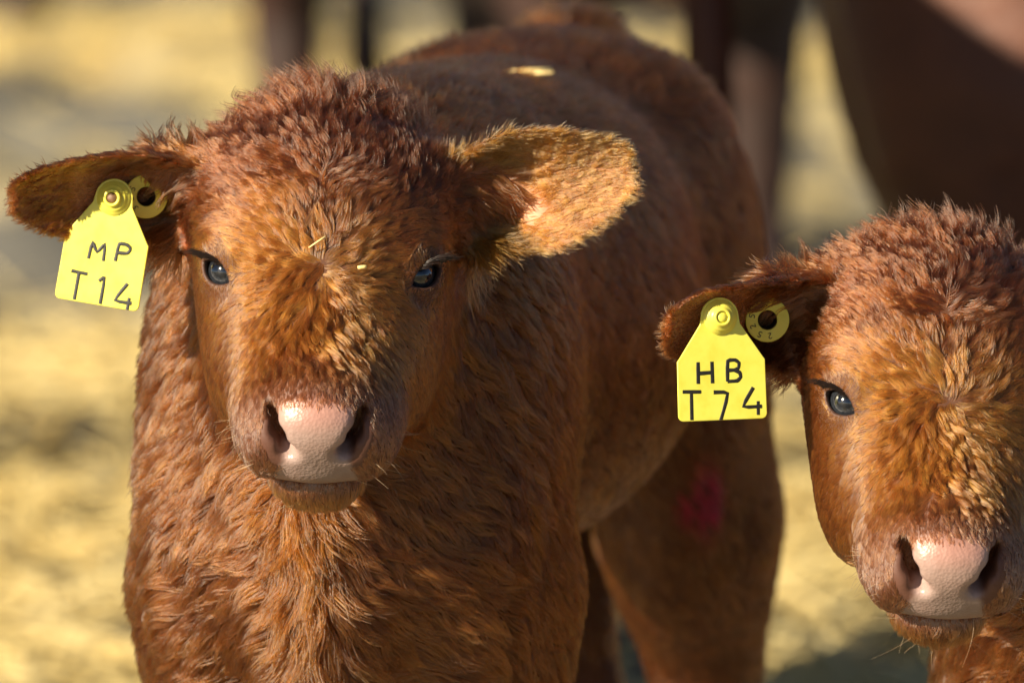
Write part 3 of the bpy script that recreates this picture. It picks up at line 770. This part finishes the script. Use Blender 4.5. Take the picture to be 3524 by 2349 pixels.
def arc(cx, cy, r, a0, a1, n): return [(cx+r*math.cos(math.radians(a0+(a1-a0)*i/n)), cy+r*math.sin(math.radians(a0+(a1-a0)*i/n))) for i in range(n+1)]
def tag_outline(w, sh, bot, rt):
    c = 0.0035; hw = w/2
    return (arc(0, 0, rt, 165, 15, 20) + [(rt*1.05, -0.004)] + [(hw-0.0015, sh+0.0015), (hw-0.0003, sh)] +
            arc(hw-c, bot+c, c, 0, -90, 6) + arc(-hw+c, bot+c, c, -90, -180, 6) + [(-hw+0.0003, sh), (-hw+0.0015, sh+0.0015)] + [(-rt*1.05, -0.004)])
def front_y(calf, x, z):
    hit = calf['bvh'].ray_cast(Vector((x, -1.0, z)), Vector((0, 1, 0)))
    return hit[0].y if hit[0] is not None else float(calf['head'][1])
def hang(parts, root_loc, rot, name, label, group, cat):
    root = bpy.data.objects.new(name, None); COL.objects.link(root); root.empty_display_size = 0.02
    root.matrix_world = Matrix.Translation(root_loc) @ rot
    root.location = root_loc; root.rotation_euler = rot.to_euler()
    for o, sub in parts:
        o.parent = root
        for s_ in sub: s_.parent = o
    tag(root, label, cat, group)
    return root
def ear_tag(calf, x, z, lines, w, sh, bot, tilt, yaw, label, pinmat, lean=0.0, out=0.0):
    y = front_y(calf, x, z)
    plate = extrude('panel', tag_outline(w, sh, bot, 0.0120), 0.0016, M_TAG, None, bevel=0.0005)
    def zf(px, py): return 0.0008
    chars = []
    for (ch, cx, cy, cw, chh, stw) in lines:
        g = glyph(ch, cx, cy, cw, chh, stw, 0.0)
        for p in g.data.vertices: p.co.z += zf(p.co.x, p.co.y)+0.00006
        for p in g.data.vertices: p.co.y = max(p.co.y, bot+0.0002)
        chars.append(g)
    boss = lathe('button', [(0.0108, 0.0002), (0.0106, 0.0016), (0.0086, 0.0020), (0.0080, 0.0034), (0.0076, 0.0038), (0.0056, 0.0040), (0.0054, 0.0062), (0.0050, 0.0068), (0.0036, 0.0068), (0.0034, 0.0060), (0.0033, 0.0025)], M_TAG)
    tip = lathe('pin_tip', [(0.0034, 0.0030), (0.0034, 0.0056), (0.0026, 0.0066), (0.0012, 0.0070), (0.0001, 0.0070)], pinmat, 20)
    stem = lathe('pin', [(0.0028, 0.002), (0.0028, -0.011), (0.0085, -0.0115), (0.0088, -0.0135), (0.0001, -0.0138)], M_TAG, 24)
    rot = Matrix.Rotation(yaw, 4, 'Z') @ Matrix.Rotation(tilt, 4, 'Y') @ Matrix.Rotation(math.radians(90)-lean, 4, 'X')
    return hang([(plate, chars), (boss, [tip]), (stem, [])], Vector((x, y-0.0060-out, z)), rot, 'ear_tag', label, None, 'ear tag')
def px(X, Y, y):                                         # where a picture point lies at depth y
    f = 303.0/36.0*2352
    d = (AIM-CAM).normalized(); r_ = d.cross(Vector((0, 0, 1))).normalized(); u_ = r_.cross(d)
    v = d*f+r_*(X-1176)+u_*(784-Y); t = (y-CAM.y)/v.y
    return CAM+v*t
p = px(261, 457, 0.055)
ear_tag(calf_a, p.x, p.z, [('M', -0.0095, -0.0390, 0.0095, 0.0115, 0.00116), ('P', 0.0070, -0.0378, 0.0088, 0.0112, 0.00116),
                           ('T', -0.0188, -0.0630, 0.0095, 0.0150, 0.00116), ('1', -0.0020, -0.0630, 0.0090, 0.0150, 0.00116), ('4', 0.0105, -0.0650, 0.0100, 0.0150, 0.00116)],
        0.0535, -0.0255, -0.0660, math.radians(8.5), math.radians(-12), 'bright yellow sunlit plastic ear tag lettered MP T14', M_PIN, lean=math.radians(6), out=0.009)
p = px(1648, 713, 0.03)
ear_tag(calf_b, p.x, p.z, [('H', -0.0150, -0.0395, 0.0095, 0.0130, 0.00116), ('B', 0.0035, -0.0390, 0.0090, 0.0130, 0.00116),
                           ('T', -0.0250, -0.0590, 0.0105, 0.0150, 0.00116), ('7', -0.0055, -0.0600, 0.0095, 0.0150, 0.00116), ('4', 0.0120, -0.0580, 0.0110, 0.0150, 0.00116)],
        0.0560, -0.0260, -0.0620, math.radians(-0.8), math.radians(16), 'yellow plastic ear tag lettered HB T74 with a hollow button', M_TAG, lean=math.radians(4), out=0.012)
def round_tag(calf, X, Y, y, text, ang0, label, tilt):
    q_ = px(X, Y, y); yy = front_y(calf, q_.x, q_.z)
    ring = extrude('ring', circle(0, 0, 0.0135), 0.0018, M_TAG, None, hole=circle(0, 0, 0.0060)[::-1], bevel=0.0004)
    stem = lathe('pin', [(0.0058, 0.0006), (0.0058, -0.004), (0.0045, -0.0045), (0.0045, -0.014), (0.0001, -0.0145)], M_LASH, 24)
    chars = []
    for i, ch in enumerate(text):
        a = math.radians(ang0+i*38); rr = 0.0082
        rot = a-math.pi/2
        gx, gy = rr*math.cos(a)-0.0011*math.cos(rot), rr*math.sin(a)-0.0011*math.sin(rot)
        g = glyph(ch, gx, gy, 0.0022, 0.0034, 0.00026, 0.00098, rot)
        chars.append(g)
    rot = Matrix.Rotation(tilt, 4, 'Z') @ Matrix.Rotation(math.radians(90), 4, 'X')
    return hang([(ring, chars), (stem, [])], Vector((q_.x, yy-0.0085, q_.z)), rot, 'round_ear_tag', label, None, 'ear tag')
round_tag(calf_a, 333, 455, 0.06, '523', 150, 'small round yellow ear tag half hidden in fur beside the MP T14 tag', math.radians(15))
round_tag(calf_b, 1762, 733, 0.03, '5252', 165, 'small round yellow ring ear tag in fur beside the HB T74 tag', math.radians(8))
# ------------------------------------------------------------------ ground and straw
def ground_h(x, y):
    def vn(s, o): return vnoise(np.stack([x*s+o, y*s+o*1.7, 0*x+o], 1))[:, 0]
    near = sstep(1.6, 3.2, y)
    return (0.08*vn(1.3, 3.1)+0.085*vn(3.1, 9.7)+0.045*vn(7.0, 5.2))*near-0.012*(1-near)
def build_ground():
    xs = np.concatenate([[-120, -60, -25, -12], np.linspace(-6, 6, 161), [12, 25, 60, 120]])
    ys = np.concatenate([[-60, -20, -8], np.linspace(-4, 22, 261), [26, 34, 60, 120, 200]])
    X, Y = np.meshgrid(xs, ys, indexing='ij')
    inside = (np.abs(X) <= 6) & (Y >= -4) & (Y <= 22)
    Z = np.where(inside, ground_h(X.ravel(), Y.ravel()).reshape(X.shape), -0.012)
    V = np.stack([X, Y, Z], -1).reshape(-1, 3)
    i = np.arange(len(xs)*len(ys)).reshape(len(xs), len(ys))
    F = np.stack([i[:-1, :-1], i[1:, :-1], i[1:, 1:], i[:-1, 1:]], -1).reshape(-1, 4)
    m, n, l, b = mat('yard_ground')
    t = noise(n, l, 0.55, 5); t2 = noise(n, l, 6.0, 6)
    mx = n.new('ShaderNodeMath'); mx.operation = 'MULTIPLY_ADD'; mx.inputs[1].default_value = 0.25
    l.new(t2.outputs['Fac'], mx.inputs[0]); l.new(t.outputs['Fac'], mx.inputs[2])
    r = ramp(n, l, mx.outputs[0], [(0.46, (0.085, 0.083, 0.074)), (0.62, (0.15, 0.142, 0.115)), (0.72, (0.40, 0.33, 0.17)), (0.84, (0.62, 0.54, 0.38))])  # grey stops: mud tone, darkened to stand in for the shaded yard band
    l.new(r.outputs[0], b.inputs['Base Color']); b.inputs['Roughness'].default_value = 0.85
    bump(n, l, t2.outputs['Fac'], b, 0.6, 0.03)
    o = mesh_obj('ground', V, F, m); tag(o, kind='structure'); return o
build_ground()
def straw(name, n, xr, yr, label, keep, seed, size=(0.10, 0.26)):
    r = np.random.default_rng(seed)
    x = r.uniform(*xr, n); y = r.uniform(*yr, n)
    k = keep(x, y)*1.0 > r.random(n); x, y = x[k], y[k]; n = len(x)
    z = ground_h(x, y)+np.abs(r.normal(0.012, 0.018, n))
    a = r.uniform(0, math.pi, n); el = r.normal(0, 0.22, n); L = r.uniform(*size, n)/2; w = r.uniform(0.0022, 0.0048, n)
    d = np.stack([np.cos(a)*np.cos(el), np.sin(a)*np.cos(el), np.sin(el)], 1); s = np.stack([-np.sin(a), np.cos(a), 0*a], 1); u = np.cross(d, s)
    c = np.stack([x, y, z], 1)
    tri = [s*w[:, None], (-0.5*s+0.87*u)*w[:, None], (-0.5*s-0.87*u)*w[:, None]]
    V = np.stack([c-d*L[:, None]+t_ for t_ in tri]+[c+d*L[:, None]+t_ for t_ in tri], 1).reshape(-1, 3)
    base = (np.arange(n)*6)[:, None]
    F = np.concatenate([base+np.array(f) for f in ((0, 1, 4, 3), (1, 2, 5, 4), (2, 0, 3, 5))])
    o = mesh_obj(name, V, F, M_STRAW, None, False); tag(o, label, 'straw', kind='stuff'); return o
def bed(x, y):
    v = vnoise(np.stack([x*0.9+4, y*0.55, 0*x], 1))[:, 1]
    near = sstep(7.6, 6.6, y+0.5*np.sin(x*1.3))*sstep(1.6, 3.6, y)
    far = sstep(13, 14.5, y)*sstep(-0.1, 0.35, v)
    return np.clip(near+far*0.8, 0.025, 1)
straw('straw_bedding', 105000, (-3.2, 3.2), (-1.0, 20), 'loose golden straw bedding strewn over the yard', bed, 5)

# ------------------------------------------------------------------ cows standing behind
def cow_sdf(P, S):
    st = S.get('step', 0.0)
    m = P.copy(); m[:, 0] = np.abs(m[:, 0])
    d = ell(m, (0, 0.05, 0.92), (0.34, 0.76, 0.44))
    d = su(d, ell(m, (0, -0.55, 0.95), (0.27, 0.34, 0.40)), 0.15)
    d = su(d, ell(m, (0, 0.62, 1.02), (0.29, 0.32, 0.33)), 0.15)
    d = su(d, ell(m, (0, -0.75, 0.72), (0.13, 0.18, 0.22)), 0.12)
    d = su(d, cone(m, (0, -0.7, 1.02), (0, -1.15, S['hz']+0.05), 0.24, 0.15), 0.15)
    d = su(d, cone(m, (0, -1.15, S['hz']+0.06), (0, -1.55, S['hz']-0.16), 0.13, 0.085), 0.08)
    d = su(d, ell(m, (0.20, -1.12, S['hz']+0.10), (0.12, 0.03, 0.055)), 0.03)
    d = su(d, ell(m, (0.17, 0.68, 0.80), (0.12, 0.22, 0.30)), 0.12)
    d = su(d, seg_leg(m, [((0.18, 0.74-st*0.2, 0.72), 0.13), ((0.17, 0.88-st*0.7, 0.50), 0.068), ((0.17, 0.85-st, 0.16), 0.047), ((0.17, 0.80-st, 0.06), 0.065)]), 0.08)
    d = su(d, seg_leg(m, [((0.17, -0.52, 0.72), 0.12), ((0.16, -0.54, 0.44), 0.066), ((0.16, -0.53, 0.16), 0.046), ((0.16, -0.57, 0.06), 0.064)]), 0.08)
    d = su(d, seg_leg(m, [((0, 0.92, 1.18), 0.05), ((0, 1.02, 0.9), 0.028), ((0, 1.0, 0.5), 0.03), ((0, 1.0, 0.36), 0.045)]), 0.04)
    return d
def cow(loc, rz, label, material, scale=1.0, hz=0.95, step=0.0):
    f = lambda P: cow_sdf(P, dict(hz=hz, step=step))
    V, Q = surface_nets(f, np.arange(-0.45, 0.46, 0.03), np.arange(-1.75, 1.2, 0.034), np.arange(-0.03, 1.5, 0.032))
    V[:, 2] = np.maximum(V[:, 2], 0)
    root = empty('cow', (0, 0, 0)); tag(root, label, 'cow')
    mesh_obj('body', V, Q, material, root)
    me = []
    for s in (-1, 1):
        o = mesh_obj('eye', [(s*(0.085+0.016*math.sin(t)*math.cos(p_)), -1.27+0.018*math.sin(t)*math.sin(p_), hz+0.05+0.018*math.cos(t)) for t in np.linspace(0.01, 3.13, 9) for p_ in np.linspace(0, 6.283, 12, endpoint=False)],
                     [(j*12+i, (j+1)*12+i, (j+1)*12+(i+1) % 12, j*12+(i+1) % 12) for j in range(8) for i in range(12)], M_LASH, root)
    root.location = loc; root.rotation_euler = (0, 0, rz); root.scale = (scale,)*3
    return root
cow((0.06, 8.95, 0), math.radians(17.5), 'dark brown cow standing far behind the MP T14 calf, straw showing between its legs', M_COW_DARK, 1.06, 0.9)
cow((1.20, 2.9, 0), math.radians(92), 'big red-brown cow standing close behind the HB T74 calf', M_COW, 1.0, 1.0, step=0.22)
cow((-2.18, 19.0, 0), math.radians(-97), 'black-brown cow at the back of the yard, farthest from the calves', M_COW_DARK, 1.0, 0.9)
cow((-1.12, 1.9, 0), math.radians(180), 'unseen dark brown cow added out of view at left to shade the cow behind the HB T74 calf', M_COW_DARK, 1.21, 1.0)  # added cow, out of view, keeps the sun off the red-brown cow
# ------------------------------------------------------------------ bits of straw caught in the coats
def straw_piece(x, z, calf, label, L, ang, w=0.0012, lift=0.008):
    y = front_y(calf, x, z)
    d = np.array([math.cos(ang), 0.0, math.sin(ang)]); n_ = np.array([0, -1.0, 0]); s_ = np.cross(d, n_)
    c = np.array([x, y-lift, z]); V = []; m = 7
    for t in (-1, -0.35, 0.4, 1):
        r_ = w*(1-0.25*abs(t))
        for k in range(m):
            a = 6.283*k/m
            V.append(c+d*L*t/2+n_*0.10*L*(t*t)*-0.5+s_*r_*math.cos(a)+n_*r_*0.6*math.sin(a))
    F = [(j*m+k, j*m+(k+1) % m, (j+1)*m+(k+1) % m, (j+1)*m+k) for j in range(3) for k in range(m)]+[tuple(range(m))[::-1], tuple(range(3*m, 4*m))]
    o = mesh_obj('straw_piece', V, F, M_STRAW); tag(o, label, 'straw'); return o
q_ = px(832, 612, -0.02); straw_piece(q_.x, q_.z, calf_a, 'short straw bit stuck in the fur between the MP T14 calf\'s eyes', 0.0055, 0.1, 0.0014, 0.0065)
q_ = px(728, 556, -0.02); straw_piece(q_.x, q_.z, calf_a, 'thin straw sliver lying on the MP T14 calf\'s forehead', 0.012, 0.6, 0.0006, 0.0085)
def back_straw(X, Y, y, L, ang, label):
    q2 = px(X, Y, y); hit = calf_a['bvh'].ray_cast(Vector((q2.x, q2.y, 1.5)), Vector((0, 0, -1)))
    c = np.array(hit[0])+np.array([0, 0, 0.007]); V, F, m = [], [], 6
    d = np.array([math.cos(ang), math.sin(ang), 0.05]); s_ = np.array([-math.sin(ang), math.cos(ang), 0]); u_ = np.array([0, 0, 1.0])
    for t in (-1, 0, 1):
        for k in range(m): V.append(c+d*L*t/2+s_*0.0011*math.cos(6.283*k/m)+u_*0.0014*math.sin(6.283*k/m))
    F = [(j*m+k, j*m+(k+1) % m, (j+1)*m+(k+1) % m, (j+1)*m+k) for j in range(2) for k in range(m)]+[tuple(range(m))[::-1], tuple(range(2*m, 3*m))]
    o = mesh_obj('straw_piece', V, F, M_STRAW); tag(o, label, 'straw', 'straw bits on the back'); return o
for k, (X, Y, L, a) in enumerate([(1215, 205, 0.030, 0.1), (1232, 212, 0.024, -0.35), (1222, 198, 0.020, 0.5)]):
    back_straw(X, Y, 0.55, L, a, 'pale straw bit lying on the MP T14 calf\'s back')
